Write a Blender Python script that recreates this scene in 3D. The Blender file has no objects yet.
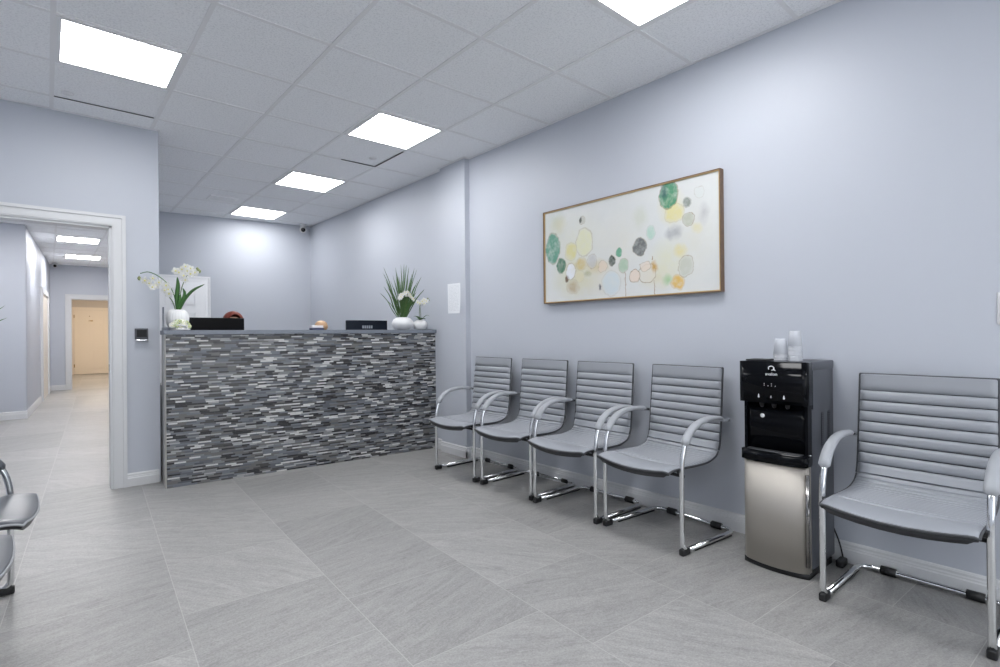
import bpy, bmesh, math, random
from mathutils import Vector, Matrix
from math import sin, cos, pi, radians

random.seed(7)
COL = bpy.context.scene.collection

# ------------------------------------------------------------------ helpers
class MB:
    """collects geometry that becomes ONE mesh object"""
    def __init__(s): s.v = []; s.f = []; s.m = []; s.sm = []
    def add(s, verts, faces, mat=0, smooth=False):
        o = len(s.v); s.v += [tuple(p) for p in verts]
        for f in faces:
            s.f.append(tuple(i + o for i in f)); s.m.append(mat); s.sm.append(smooth)
        return s
    def box(s, a, b, mat=0):
        x0, y0, z0 = a; x1, y1, z1 = b
        return s.add([(x0,y0,z0),(x1,y0,z0),(x1,y1,z0),(x0,y1,z0),(x0,y0,z1),(x1,y0,z1),(x1,y1,z1),(x0,y1,z1)],
                     [(0,3,2,1),(4,5,6,7),(0,1,5,4),(1,2,6,5),(2,3,7,6),(3,0,4,7)], mat)
    def cbox(s, c, d, mat=0, bev=0.0):
        if bev <= 0:
            return s.box([c[i]-d[i]/2 for i in range(3)], [c[i]+d[i]/2 for i in range(3)], mat)
        bm = bmesh.new(); bmesh.ops.create_cube(bm, size=1)
        for v in bm.verts: v.co = Vector((c[0]+v.co.x*d[0], c[1]+v.co.y*d[1], c[2]+v.co.z*d[2]))
        bmesh.ops.bevel(bm, geom=bm.edges[:], offset=bev, segments=3, affect='EDGES', profile=.5)
        return s.bm(bm, mat, True)
    def bm(s, bm, mat=0, smooth=False):
        bm.verts.index_update()
        s.add([v.co[:] for v in bm.verts], [[v.index for v in f.verts] for f in bm.faces], mat, smooth); bm.free(); return s
    def prism(s, poly, z0, z1, mat=0):
        n = len(poly)
        vs = [(p[0],p[1],z0) for p in poly] + [(p[0],p[1],z1) for p in poly]
        fs = [tuple(range(n-1,-1,-1)), tuple(range(n,2*n))] + [(i,(i+1)%n,n+(i+1)%n,n+i) for i in range(n)]
        return s.add(vs, fs, mat)
    def tube(s, pts, r, seg=12, mat=0, cap=True, closed=False, ry=None, up=None):
        """sweep a circle (or ellipse r x ry) along pts; r may be a list"""
        P = [Vector(p) for p in pts]; n = len(P)
        rs = r if isinstance(r, (list, tuple)) else [r]*n
        rys = (ry if isinstance(ry, (list, tuple)) else [ry]*n) if ry is not None else rs
        T = []
        for i in range(n):
            if closed: t = P[(i+1) % n]-P[i-1]
            else: t = P[min(i+1,n-1)]-P[max(i-1,0)]
            T.append(t.normalized() if t.length > 1e-9 else Vector((0,0,1)))
        if up is not None: U = Vector(up)
        else: U = Vector((0,0,1)) if abs(T[0].z) < .9 else Vector((0,1,0))
        vs = []
        for i in range(n):
            if up is not None: U = Vector(up)
            N = (U - T[i]*U.dot(T[i]))
            if N.length < 1e-6: N = T[i].orthogonal()
            N.normalize(); U = N; B = T[i].cross(N)
            for k in range(seg):
                a = 2*pi*k/seg
                vs.append(P[i] + N*(cos(a)*rs[i]) + B*(sin(a)*rys[i]))
        fs = []
        m = n if closed else n-1
        for i in range(m):
            j = (i+1) % n
            for k in range(seg):
                l = (k+1) % seg
                fs.append((i*seg+k, i*seg+l, j*seg+l, j*seg+k))
        if cap and not closed:
            fs.append(tuple(range(seg-1,-1,-1))); fs.append(tuple((n-1)*seg+k for k in range(seg)))
        return s.add(vs, fs, mat, True)
    def lathe(s, prof, c=(0,0,0), seg=24, mat=0, sx=1, sy=1, rib=None, cap=True):
        vs = []; n = len(prof)
        for (r,z) in prof:
            for k in range(seg):
                a = 2*pi*k/seg; q = 1 if rib is None else rib(a, z)
                vs.append((c[0]+cos(a)*r*sx*q, c[1]+sin(a)*r*sy*q, c[2]+z))
        fs = [(i*seg+k, i*seg+(k+1)%seg, (i+1)*seg+(k+1)%seg, (i+1)*seg+k) for i in range(n-1) for k in range(seg)]
        if cap: fs += [tuple(range(seg-1,-1,-1)), tuple((n-1)*seg+k for k in range(seg))]
        return s.add(vs, fs, mat, True)
    def build(s, name, mats, parent=None, kind=None, loc=None):
        me = bpy.data.meshes.new(name); me.from_pydata(s.v, [], s.f)
        if not isinstance(mats, (list, tuple)): mats = [mats]
        for m in mats: me.materials.append(m)
        for p, mi, sm in zip(me.polygons, s.m, s.sm): p.material_index = mi; p.use_smooth = sm
        bm = bmesh.new(); bm.from_mesh(me); bmesh.ops.recalc_face_normals(bm, faces=bm.faces[:]); bm.to_mesh(me); bm.free()
        o = bpy.data.objects.new(name, me); COL.objects.link(o)
        if parent: o.parent = parent
        if kind: o['kind'] = kind
        if loc: o.location = loc
        return o

def tag(o, label, cat, group=None):
    o['label'] = label; o['category'] = cat
    if group: o['group'] = group
    return o
def thing(name, label, cat, loc=(0,0,0), rz=0, group=None):
    o = bpy.data.objects.new(name, None); COL.objects.link(o); o.location = loc; o.rotation_euler = (0,0,rz)
    o.empty_display_size = .1
    return tag(o, label, cat, group)
def dup(root, loc, rz, label, group=None):
    r = root.copy(); COL.objects.link(r); r.location = loc; r.rotation_euler = (0,0,rz); r['label'] = label
    if group: r['group'] = group
    for ch in list(root.children):
        c = ch.copy(); COL.objects.link(c); c.parent = r
        for g in list(ch.children):
            d = g.copy(); COL.objects.link(d); d.parent = c
    return r
def fillet(pts, rad, n=6):
    P = [Vector(p) for p in pts]; out = [P[0]]
    for i in range(1, len(P)-1):
        r = rad[i-1] if isinstance(rad, (list, tuple)) else rad
        a = (P[i-1]-P[i]).normalized(); b = (P[i+1]-P[i]).normalized()
        ang = a.angle(b)
        if r <= 0 or ang > 3.1: out.append(P[i]); continue
        d = r/math.tan(ang/2); p0 = P[i]+a*d; p1 = P[i]+b*d
        cen = P[i]+(a+b).normalized()*(r/sin(ang/2))
        for k in range(n+1):
            t = k/n; q = (p0-cen).lerp(p1-cen, t); q = q.normalized()*r
            out.append(cen+q)
    out.append(P[-1]); return out
def catmull(P, n=6):
    P = [Vector(p) for p in P]; out = []
    Q = [2*P[0]-P[1]] + P + [2*P[-1]-P[-2]]
    for i in range(1, len(Q)-2):
        for k in range(n):
            t = k/n; a,b,c,d = Q[i-1],Q[i],Q[i+1],Q[i+2]
            out.append(.5*((2*b)+(c-a)*t+(2*a-5*b+4*c-d)*t*t+(3*b-a-3*c+d)*t**3))
    out.append(P[-1]); return out

# ------------------------------------------------------------------ materials
def mat(name, col=(.5,.5,.5), rough=.5, metal=0, **kw):
    m = bpy.data.materials.new(name); m.use_nodes = True
    b = m.node_tree.nodes['Principled BSDF']
    b.inputs['Base Color'].default_value = (*col, 1); b.inputs['Roughness'].default_value = rough; b.inputs['Metallic'].default_value = metal
    for k, v in kw.items():
        b.inputs[k.replace('_', ' ')].default_value = v
    return m
class NT:
    def __init__(s, m): s.t = m.node_tree; s.b = s.t.nodes['Principled BSDF']; s._c = None
    def n(s, ty, ins=None, **props):
        x = s.t.nodes.new(ty)
        for k, v in props.items(): setattr(x, k, v)
        for k, v in (ins or {}).items():
            if hasattr(v, 'is_output'): s.t.links.new(v, x.inputs[k])
            else: x.inputs[k].default_value = v
        return x
    def link(s, a, b): s.t.links.new(a, b)
    def co(s):
        if not s._c: s._c = s.n('ShaderNodeTexCoord').outputs['Object']
        return s._c
    def noise(s, scale, detail=2, rough=.5, vec=None, dist=0):
        return s.n('ShaderNodeTexNoise', {'Vector': vec or s.co(), 'Scale': scale, 'Detail': detail, 'Roughness': rough, 'Distortion': dist})
    def ramp(s, fac, stops, interp='LINEAR'):
        r = s.n('ShaderNodeValToRGB', {'Fac': fac}); r.color_ramp.interpolation = interp
        e = r.color_ramp.elements
        while len(e) < len(stops): e.new(.5)
        for el, (p, c) in zip(e, stops): el.position = p; el.color = (*c, 1) if len(c) == 3 else c
        return r.outputs['Color']
    def mix(s, fac, a, b, mode='MIX'):
        x = s.n('ShaderNodeMix', data_type='RGBA', blend_type=mode)
        for i, v in ((0, fac), (6, a), (7, b)):
            if hasattr(v, 'is_output'): s.link(v, x.inputs[i])
            else: x.inputs[i].default_value = v if i == 0 else ((*v, 1) if len(v) == 3 else v)
        return x.outputs[2]
    def math(s, op, a, b=None, c=None):
        x = s.n('ShaderNodeMath', operation=op)
        for i, v in enumerate((a, b, c)):
            if v is None: continue
            if hasattr(v, 'is_output'): s.link(v, x.inputs[i])
            else: x.inputs[i].default_value = v
        return x.outputs[0]
    def bump(s, h, strength=.2, dist=.01):
        x = s.n('ShaderNodeBump', {'Height': h, 'Strength': strength, 'Distance': dist}); s.link(x.outputs[0], s.b.inputs['Normal'])
    def color(s, c): s.link(c, s.b.inputs['Base Color'])

WALLC = (.52, .545, .600)
m_wall = mat('wall_paint', WALLC, .46, Specular_IOR_Level=.35); t = NT(m_wall)
t.color(t.mix(t.noise(1.5, 3).outputs['Fac'], (.510,.535,.590), (.530,.555,.611))); t.bump(t.noise(180, 2).outputs['Fac'], .06, .002)
m_warmwall = mat('warm_wall_paint', (.60,.56,.52), .5)
m_white = mat('white_trim_paint', (.66,.665,.675), .38)
m_bright = mat('bright_white_enamel', (.88,.885,.90), .4)
m_creamdoor = mat('cream_door_paint', (.82,.76,.68), .4)
m_ceil = mat('ceiling_tile', (.7,.71,.73), .9); t = NT(m_ceil)
n1 = t.noise(95, 3, .7, dist=.6).outputs['Fac']; n2 = t.noise(1.2, 2).outputs['Fac']
c_ = t.ramp(n1, [(0,(.70,.71,.73)),(.40,(.79,.80,.82)),(.50,(.91,.92,.935)),(1,(.93,.94,.955))])
t.color(t.mix(t.math('MULTIPLY', n2, .15), c_, (.80,.80,.81))); t.bump(n1, .5, .004)
m_tbar = mat('ceiling_bar', (.80,.80,.81), .7)
m_gap = mat('gap_shade', (.02,.02,.022), .9)  # near-black stand-in for shade in ceiling gaps and the vent duct
m_light = mat('panel_light', (1,1,1), .5); b_ = NT(m_light).b
b_.inputs['Emission Color'].default_value = (.985,.99,1,1); b_.inputs['Emission Strength'].default_value = 8.5
m_lighthall = mat('hall_panel_light', (1,1,1), .5); b_ = NT(m_lighthall).b
b_.inputs['Emission Color'].default_value = (1,.985,.985,1); b_.inputs['Emission Strength'].default_value = 15.0
m_lightwarm = mat('warm_panel_light', (1,1,1), .5); b_ = NT(m_lightwarm).b
b_.inputs['Emission Color'].default_value = (1,.84,.66,1); b_.inputs['Emission Strength'].default_value = 22.0
m_lightdim = mat('panel_light_dimmer', (1,1,1), .5); b_ = NT(m_lightdim).b
b_.inputs['Emission Color'].default_value = (.985,.99,1,1); b_.inputs['Emission Strength'].default_value = 6.5

# floor: 60 cm tiles in half-bond, slightly skewed to the walls
m_floor = mat('stone_floor_tile', (.4,.4,.4), .42); t = NT(m_floor)
th = math.atan(.055)
mp = t.n('ShaderNodeMapping', {'Vector': t.co(), 'Rotation': (0,0,th)}, vector_type='POINT')
sep = t.n('ShaderNodeSeparateXYZ', {'Vector': mp.outputs[0]})
TU, TV, U0 = .5935, .6, .283
row = t.math('DIVIDE', t.math('SUBTRACT', sep.outputs[0], U0), TU)
rowi = t.math('FLOOR', row); rowf = t.math('FRACT', row)
par = t.math('MODULO', t.math('ADD', rowi, 40), 2)            # column parity
vv = t.math('DIVIDE', t.math('SUBTRACT', t.math('SUBTRACT', sep.outputs[1], .16), t.math('MULTIPLY', par, .3)), TV)
vi = t.math('FLOOR', vv); vf = t.math('FRACT', vv)
def edge(fr, w):   # 1 inside a joint
    a = t.math('LESS_THAN', fr, w); b = t.math('GREATER_THAN', fr, 1-w); return t.math('MAXIMUM', a, b)
joint = t.math('MAXIMUM', edge(rowf, .0026), edge(vf, .0026))
cell = t.n('ShaderNodeCombineXYZ', {'X': rowi, 'Y': vi})
wn = t.n('ShaderNodeTexWhiteNoise', {'Vector': cell.outputs[0]}, noise_dimensions='3D')
# per-tile offset and turn of the veining
off = t.n('ShaderNodeVectorMath', {0: wn.outputs['Color'], 1: (17,23,9)}, operation='MULTIPLY')
cs = t.n('ShaderNodeVectorRotate', {'Vector': mp.outputs[0], 'Angle': t.math('MULTIPLY_ADD', t.math('SUBTRACT', wn.outputs['Value'], .5), 1.6, .25)}, rotation_type='Z_AXIS')
vc = t.n('ShaderNodeVectorMath', {0: cs.outputs[0], 1: off.outputs[0]}, operation='ADD')
st = t.n('ShaderNodeMapping', {'Vector': vc.outputs[0], 'Scale': (1.0, 6.0, 1)})
v1 = t.noise(2.2, 6, .6, st.outputs[0], 1.2).outputs['Fac']
st2 = t.n('ShaderNodeMapping', {'Vector': vc.outputs[0], 'Scale': (1.5, 10.0, 1)})
v2 = t.noise(9, 5, .7, st2.outputs[0], .8).outputs['Fac']
v3 = t.noise(120, 3, .7).outputs['Fac']
cc = t.ramp(v1, [(.28,(.215,.210,.202)),(.5,(.290,.284,.274)),(.72,(.385,.378,.364))])
cc = t.mix(t.ramp(v2, [(.35,(0,0,0)),(.75,(.6,.6,.6))]), cc, (.48,.472,.458))
v4 = t.noise(34, 4, .75, dist=1.5).outputs['Fac']
cc = t.mix(t.ramp(v4, [(.42,(.0,.0,.0)),(.66,(.45,.45,.45))]), cc, (.46,.453,.44))
cc = t.mix(t.ramp(v3, [(.35,(.5,.5,.5)),(.6,(0,0,0))]), cc, (.20,.196,.19))
tn = t.math('MULTIPLY_ADD', wn.outputs['Value'], .20, .90)
cc = t.mix(1.0, cc, t.n('ShaderNodeCombineColor', {0: tn, 1: tn, 2: tn}).outputs[0], 'MULTIPLY')
cc = t.mix(t.math('MULTIPLY', joint, .7), cc, (.50,.49,.47)); t.color(cc)
h = t.math('SUBTRACT', t.math('ADD', t.math('MULTIPLY', v2, .8), t.math('MULTIPLY', v3, .3)), t.math('MULTIPLY', joint, 1.0))
t.bump(h, .35, .004)

# stacked strip mosaic (glass and stone)
m_mosaic = mat('strip_mosaic', (.3,.3,.3), .3); t = NT(m_mosaic)
sep = t.n('ShaderNodeSeparateXYZ', {'Vector': t.co()})
rz_ = t.math('DIVIDE', sep.outputs[2], .0128); ri = t.math('FLOOR', rz_); rf = t.math('FRACT', rz_)
w1 = t.n('ShaderNodeTexWhiteNoise', {'W': ri}, noise_dimensions='1D')
w2 = t.n('ShaderNodeTexWhiteNoise', {'W': t.math('ADD', ri, 55.5)}, noise_dimensions='1D')
wd = t.math('MULTIPLY_ADD', w1.outputs['Value'], .045, .058)
xx = t.math('DIVIDE', t.math('ADD', sep.outputs[0], t.math('MULTIPLY', w2.outputs['Value'], 3)), wd)
xi = t.math('FLOOR', xx); xf = t.math('FRACT', xx)
wc = t.n('ShaderNodeTexWhiteNoise', {'Vector': t.n('ShaderNodeCombineXYZ', {'X': xi, 'Y': ri}).outputs[0]}, noise_dimensions='3D')
val = wc.outputs['Value']
cc = t.ramp(val, [(0,(.012,.012,.016)),(.13,(.060,.058,.058)),(.26,(.085,.095,.115)),(.40,(.13,.128,.125)),(.54,(.15,.165,.195)),(.68,(.22,.225,.235)),(.78,(.40,.405,.41)),(.89,(.70,.70,.69))], 'CONSTANT')
sp = t.noise(60, 3, .7).outputs['Fac']; cc = t.mix(t.math('MULTIPLY', sp, .25), cc, (.12,.12,.12))
g = t.math('MAXIMUM', t.math('LESS_THAN', rf, .10), t.math('LESS_THAN', xf, .022))
cc = t.mix(g, cc, (.10,.10,.10)); t.color(cc)
t.bump(t.math('SUBTRACT', t.math('MULTIPLY', wc.outputs['Value'], .5), g), .5, .003)
t.link(t.math('MULTIPLY_ADD', wc.outputs['Value'], .35, .18), t.b.inputs['Roughness'])

m_counter = mat('grey_countertop', (.17,.19,.23), .35); t = NT(m_counter); t.color(t.mix(t.noise(40,4).outputs['Fac'], (.15,.17,.205), (.20,.22,.26)))
m_trimmetal = mat('brushed_edge_trim', (.50,.49,.46), .35, .7)
m_chrome = mat('chrome', (.78,.79,.80), .09, 1.0)
m_vinyl = mat('grey_vinyl', (.325,.34,.37), .32); t = NT(m_vinyl); t.bump(t.noise(260, 2).outputs['Fac'], .10, .002)
m_vinylpad = mat('armrest_vinyl', (.38,.395,.42), .42); t = NT(m_vinylpad); t.bump(t.noise(260, 2).outputs['Fac'], .10, .002)
m_vinyldk = mat('darker_vinyl', (.085,.093,.108), .36)  # darker vinyl colour for the left chairs
m_dark = mat('dark_vinyl', (.035,.037,.042), .4)
m_seam = mat('seam_dark', (.07,.073,.082), .5)
m_piping = mat('piping', (.06,.063,.07), .4)
m_piping_lit = mat('piping_lit', (.34,.35,.37), .35)  # left chairs' piping, reflected light put into the colour
m_rubber = mat('black_rubber', (.012,.012,.013), .5)
m_gloss = mat('gloss_black', (.003,.0035,.005), .10, Specular_IOR_Level=.13)
m_body = mat('charcoal_plastic', (.085,.09,.105), .45)
m_steel = mat('brushed_steel', (.53,.50,.455), .58, 1.0); t = NT(m_steel)
sm = t.n('ShaderNodeMapping', {'Vector': t.co(), 'Scale': (3,3,400)}); t.bump(t.noise(1, 3, .6, sm.outputs[0]).outputs['Fac'], .06, .001)
m_steeldark = mat('polished_edge_steel', (.32,.31,.30), .16, 1.0)
m_ind = mat('white_print', (.85,.85,.87), .5)
m_cup = mat('frosted_plastic', (.86,.88,.92), .25, Transmission_Weight=.35, Alpha=.9)
m_frame = mat('wood_frame', (.30,.19,.10), .35); t = NT(m_frame); 
wm = t.n('ShaderNodeMapping', {'Vector': t.co(), 'Scale': (20,2,20)}); t.color(t.mix(t.noise(3,4,.6,wm.outputs[0]).outputs['Fac'], (.10,.055,.030), (.22,.13,.07)))
m_framegold = mat('frame_gold_lip', (.52,.36,.17), .3, .3)
m_ceramic = mat('white_ceramic', (.80,.80,.80), .3)
m_leaf = mat('leaf_green', (.045,.14,.03), .4)
m_grass = mat('grass_blade_green', (.06,.16,.035), .45); t = NT(m_grass); t.color(t.mix(t.noise(12,2).outputs['Fac'], (.03,.11,.02), (.12,.20,.07)))
m_grasstip = mat('grass_blade_tip', (.16,.16,.15), .5)
m_stem = mat('stem_green', (.10,.17,.05), .5)
m_petal = mat('white_petal', (.74,.74,.71), .5)
m_yellow = mat('petal_yellow', (.72,.68,.25), .5)
m_bud = mat('bud_green', (.22,.26,.10), .5)
m_hyd = mat('pale_blossom', (.66,.68,.52), .6)
m_hyd2 = mat('green_blossom', (.42,.50,.30), .6)
m_paper = mat('paper', (.80,.82,.85), .6); t = NT(m_paper)
m_screen = mat('monitor_shell', (.003,.003,.004), .5, Specular_IOR_Level=.12)
m_screen2 = mat('monitor_shell_slate', (.010,.014,.024), .45, Specular_IOR_Level=.15)
m_greyprint = mat('grey_print', (.30,.33,.38), .5)
m_desk = mat('worktop_laminate', (.45,.44,.43), .4)
m_brass = mat('brass', (.35,.25,.12), .35, 1)
m_hair = mat('auburn_hair', (.14,.022,.012), .45); t = NT(m_hair)
hm = t.n('ShaderNodeMapping', {'Vector': t.co(), 'Scale': (40,40,6)}); t.color(t.mix(t.noise(3,4,.6,hm.outputs[0]).outputs['Fac'], (.07,.012,.008), (.30,.05,.025)))
m_skin = mat('skin', (.62,.38,.26), .5)
m_shirt = mat('blue_scrub_top', (.06,.10,.22), .7)
m_trousers = mat('dark_trousers', (.03,.03,.04), .7)
m_eye = mat('eye', (.02,.02,.02), .2); m_lip = mat('lips', (.45,.16,.13), .5)
m_tan = mat('tan_wood', (.52,.33,.19), .45)
m_book1 = mat('white_book_cover', (.78,.74,.76), .5); m_book2 = mat('dark_book_cover', (.05,.06,.13), .5)
m_lens = mat('camera_lens', (.01,.01,.012), .1)
m_smoke = mat('smoked_acrylic', (.10,.11,.14), .15)

# ------------------------------------------------------------------ place constants (metres, camera stands at x=0,y=0)
H = 1.1587; C = 2.8323; XW = 3.0497; YL = 5.02; XL = -.72; YB = -2.9
G0x, G0y, G = 1.2531, 2.3026, .61

# ------------------------------------------------------------------ room shell
MB().box((-1.2, YB-.2, -.1), (3.4, 23.5, 0)).build('floor', m_floor, kind='structure')
# ceiling slab in two pieces: waiting room + reception, and hall
MB().box((XL-.2, YB-.2, C), (3.3, 8.45, C+.1)).build('ceiling', m_ceil, kind='structure')
MB().box((-1.2, 8.45, C), (3.3, 15.6, C+.1)).build('ceiling_hall', m_ceil, kind='structure')
MB().box((-.2, 15.6, C), (3.3, 23.5, C+.1)).build('ceiling_vestibule', m_warmwall, kind='structure')
# right wall, its pier and the recess behind it
MB().box((XW, YB, 0), (XW+.15, 4.0, C)).build('wall_right', m_wall, kind='structure')
MB().box((2.994, 3.975, 0), (XW+.15, 4.385, C)).build('wall_right_pier', m_wall, kind='structure')
MB().prism([(3.040,4.385),(3.2,4.385),(3.2,8.35),(3.045,8.35)], 0, C).build('wall_right_reception', m_wall, kind='structure')
MB().box((XL-.15, YB, 0), (XL, YL, C)).build('wall_left', m_wall, kind='structure')
b = MB(); b.box((XL-.15, YB-.15, 0), (-.3, YB, C)); b.box((2.7, YB-.15, 0), (XW+.15, YB, C)); b.box((-.3, YB-.15, 0), (2.7, YB, .25)); b.box((-.3, YB-.15, 2.45), (2.7, YB, C))
b.build('wall_rear', m_wall, kind='structure')
b = MB()  # unseen glazing, added behind the camera to let in fill daylight
for x in (-.3, .68, 1.68, 2.65): b.box((x, YB-.10, .25), (x+.05, YB-.04, 2.45))
for z in (.25, 2.40): b.box((-.3, YB-.10, z), (2.7, YB-.04, z+.05))
b.build('added_window_1', m_white, kind='structure')
m_glass = bpy.data.materials.new('added_window_glass'); m_glass.use_nodes = True; gt = m_glass.node_tree; gt.nodes.clear()
go = gt.nodes.new('ShaderNodeOutputMaterial'); gm = gt.nodes.new('ShaderNodeMixShader'); gtr = gt.nodes.new('ShaderNodeBsdfTransparent'); gg = gt.nodes.new('ShaderNodeBsdfGlossy'); gg.inputs['Roughness'].default_value = .02
gm.inputs[0].default_value = .06; gt.links.new(gtr.outputs[0], gm.inputs[1]); gt.links.new(gg.outputs[0], gm.inputs[2]); gt.links.new(gm.outputs[0], go.inputs[0])
MB().box((-.28, YB-.075, .27), (2.68, YB-.068, 2.43)).build('added_window_2', m_glass, kind='structure')
# wall with the hall opening (opening x -.62 .. .38, head 2.02)
OX0, OX1, OZ = -.66, .381, 2.022
w = MB(); w.box((XL-.3, YL, 0), (OX0, YL+.12, C)); w.box((OX1, YL, 0), (.690, YL+.12, C)); w.box((OX0, YL, OZ), (OX1, YL+.12, C))
w.build('wall_front', m_wall, kind='structure')
# partition between hall and reception
MB().prism([(.640,YL+.12),(.700,YL+.12),(.700,8.40),(.640,8.40)], 0, C).build('wall_partition', m_wall, kind='structure')
# reception back wall, a little out of square
def yb(x): return 8.208 + (x-1.143)*(7.942-8.208)/(3.048-1.143)
MB().prism([(.640,yb(.640)),(3.05,yb(3.05)),(3.05,yb(3.05)+.15),(.640,yb(.640)+.15)], 0, C).build('wall_back', m_wall, kind='structure')
# hall: facing wall, corridor wall, end wall with a doorway, far room
MB().box((-1.2, 10.36, 0), (-.235, 10.50, C)).build('wall_hall_corner', m_wall, kind='structure')
MB().box((-1.2, YL+.12, 0), (-1.08, 10.4, C)).build('wall_hall_side', m_wall, kind='structure')
def xh(y): return -.235 + (y-10.36)*(.055-(-.235))/(15.5-10.36)
MB().prism([(xh(10.45),10.45),(xh(15.55),15.55),(xh(15.55)-.12,15.55),(xh(10.45)-.12,10.45)], 0, C).build('wall_hall_left', m_wall, kind='structure')
MB().prism([(.640,8.40),(1.9,8.40),(1.9,8.52),(.640,8.52)], 0, C).build('wall_hall_return', m_wall, kind='structure')
MB().box((1.9, 8.40, 0), (2.05, 15.6, C)).build('wall_hall_right', m_wall, kind='structure')
YE = 15.5; DX0, DX1, DZ = .414, 1.75, 2.075
w = MB(); w.box((-.15, YE, 0), (DX0, YE+.14, C)); w.box((DX1, YE, 0), (2.05, YE+.14, C)); w.box((DX0, YE, DZ), (DX1, YE+.14, C))
w.build('wall_hall_end', m_wall, kind='structure')
YV = 21.9
MB().box((.2, YV, 0), (3.2, YV+.15, C)).build('wall_vestibule_back', m_warmwall, kind='structure')
MB().box((.24, YE+.14, 0), (.38, YV, C)).build('wall_vestibule_left', m_warmwall, kind='structure')
MB().box((3.05, YE+.14, 0), (3.2, YV, C)).build('wall_vestibule_right', m_warmwall, kind='structure')
MB().box((2.05, YE, 0), (3.2, YE+.14, C)).build('wall_vestibule_front', m_warmwall, kind='structure')

# baseboards: profile extruded along a line; nrm = side the board faces
def baseboard(name, a, b, nrm, hgt=.103):
    prof = [(0,0),(.016,0),(.016,hgt*.62),(.0125,hgt*.68),(.0125,hgt*.74),(.010,hgt*.80),(.010,hgt*.90),(.005,hgt*.97),(0,hgt)]
    vs = []
    for p in (a, b):
        for (d,z) in prof: vs.append((p[0]+nrm[0]*d, p[1]+nrm[1]*d, z))
    n = len(prof)
    fs = [(i,(i+1)%n,n+(i+1)%n,n+i) for i in range(n)] + [tuple(range(n)), tuple(range(2*n-1,n-1,-1))]
    MB().add(vs, fs).build(name, m_white, kind='structure')
baseboard('baseboard_right', (XW,YB), (XW,3.975), (-1,0))
baseboard('baseboard_pier_side', (2.978,3.975), (XW,3.975), (0,-1))
baseboard('baseboard_pier', (2.994,3.959), (2.994,4.385), (-1,0))
baseboard('baseboard_recess', (3.040,4.385), (3.040,4.545), (-1,0))
baseboard('baseboard_front', (.468,YL), (.680,YL), (0,-1))
baseboard('baseboard_left', (XL,YB), (XL,YL), (1,0))
baseboard('baseboard_hall_corner', (-1.1,10.36), (-.219,10.36), (0,-1), .115)
baseboard('baseboard_hall_left', (xh(10.36),10.36), (xh(12.9),12.9), (1,0), .115)
baseboard('baseboard_hall_left_far', (xh(14.6),14.6), (xh(15.5),15.5), (1,0), .115)
baseboard('baseboard_hall_end', (.05,YE), (.315,YE), (0,-1), .115)

# door casings (moulded), drawn as stepped frames
def casing(name, x0, x1, top, y, w_, t_=.018, m=m_white, depth=None, jy=None):
    b = MB()
    for (o0,o1,t) in ((0,w_,t_*.62),(w_*.10,w_*.34,t_*.85),(w_*.72,w_,t_)):
        b.box((x0-o1, y-t, 0), (x0-o0, y, top+o0)); b.box((x1+o0, y-t, 0), (x1+o1, y, top+o0)); b.box((x0-o1, y-t, top+o0), (x1+o1, y, top+o1))
    if depth:
        b.box((x0-.002, y, 0), (x0+.016, y+depth, top)); b.box((x1-.016, y, 0), (x1+.002, y+depth, top)); b.box((x0, y, top-.016), (x1, y+depth, top+.002))
    return b.build(name, m, kind='structure')
casing('trim_1', OX0, OX1, OZ, YL, .088, .022, depth=.12)
casing('trim_2', DX0, DX1, DZ, YE, .10, .022, depth=.14)
# side doorway in the hall wall: casing standing proud of the skewed wall
b = MB(); y0, y1 = 13.0, 14.5
for ya, yb_, z0, z1 in ((y0-.10,y0,0,2.02),(y1,y1+.10,0,2.02),(y0-.10,y1+.10,2.02,2.12)):
    b.prism([(xh(ya),ya),(xh(ya)+.035,ya),(xh(yb_)+.035,yb_),(xh(yb_),yb_)], z0, z1)
b.build('trim_3', m_white, kind='structure')
b = MB(); b.prism([(xh(y0),y0),(xh(y0)+.012,y0),(xh(y1)+.012,y1),(xh(y1),y1)], 0, 2.02); b.build('door_3', m_creamdoor, kind='structure')
# strike plates on the right jamb of the opening
for z in (.93,):
    MB().box((OX1-.020, YL+.03, z-.028), (OX1-.0158, YL+.055, z+.028)).build('trim_strike_plate', m_steeldark, kind='structure')

# panelled doors
def panel_door(name, x0, x1, z1, y, m, rows, knob=None, hinges=None, sign=None):
    th_ = .035; b = MB(); b.box((x0, y-th_, .008), (x1, y, z1))
    wd = x1-x0
    for (za, zb) in rows:
        for (pa, pb) in ((.13,.46),(.54,.87)):
            a0, a1 = x0+wd*pa, x0+wd*pb; r = .014
            f = [(a0,a0+r,za,zb),(a1-r,a1,za,zb)]
            for q in f: b.box((q[0], y-th_-.013, q[2]), (q[1], y-th_, q[3]))
            for q in ((za,za+r),(zb-r,zb)): b.box((a0, y-th_-.013, q[0]), (a1, y-th_, q[1]))
            b.box((a0+.035, y-th_-.010, za+.035), (a1-.035, y-th_, zb-.035))
    o = b.build(name, m, kind='structure')
    if hinges:
        for z in hinges: MB().box((x0-.012, y-th_-.012, z-.05), (x0+.012, y-th_, z+.05)).build('hinge', m_brass, o)
    if sign:
        MB().box((sign[0]-.09, y-th_-.006, sign[1]-.02), (sign[0]+.09, y-th_-.001, sign[1]+.02)).build('door_plate', m_brass, o)
        MB().lathe([(.014,0),(.014,.01)], (0,0,0), 12).build('peephole', m_brass, o, loc=(sign[0], y-th_-.006, sign[1]+.15)).rotation_euler = (pi/2,0,0)
    if knob: MB().lathe([(.012,0),(.012,.03),(.028,.045),(.028,.06),(.01,.075)], (0,0,0), 14).build('door_knob', m_steeldark, o, loc=(knob, y-th_, .95)).rotation_euler = (pi/2,0,0)
    return o
dw = MB()
ydr = 8.105
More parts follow.
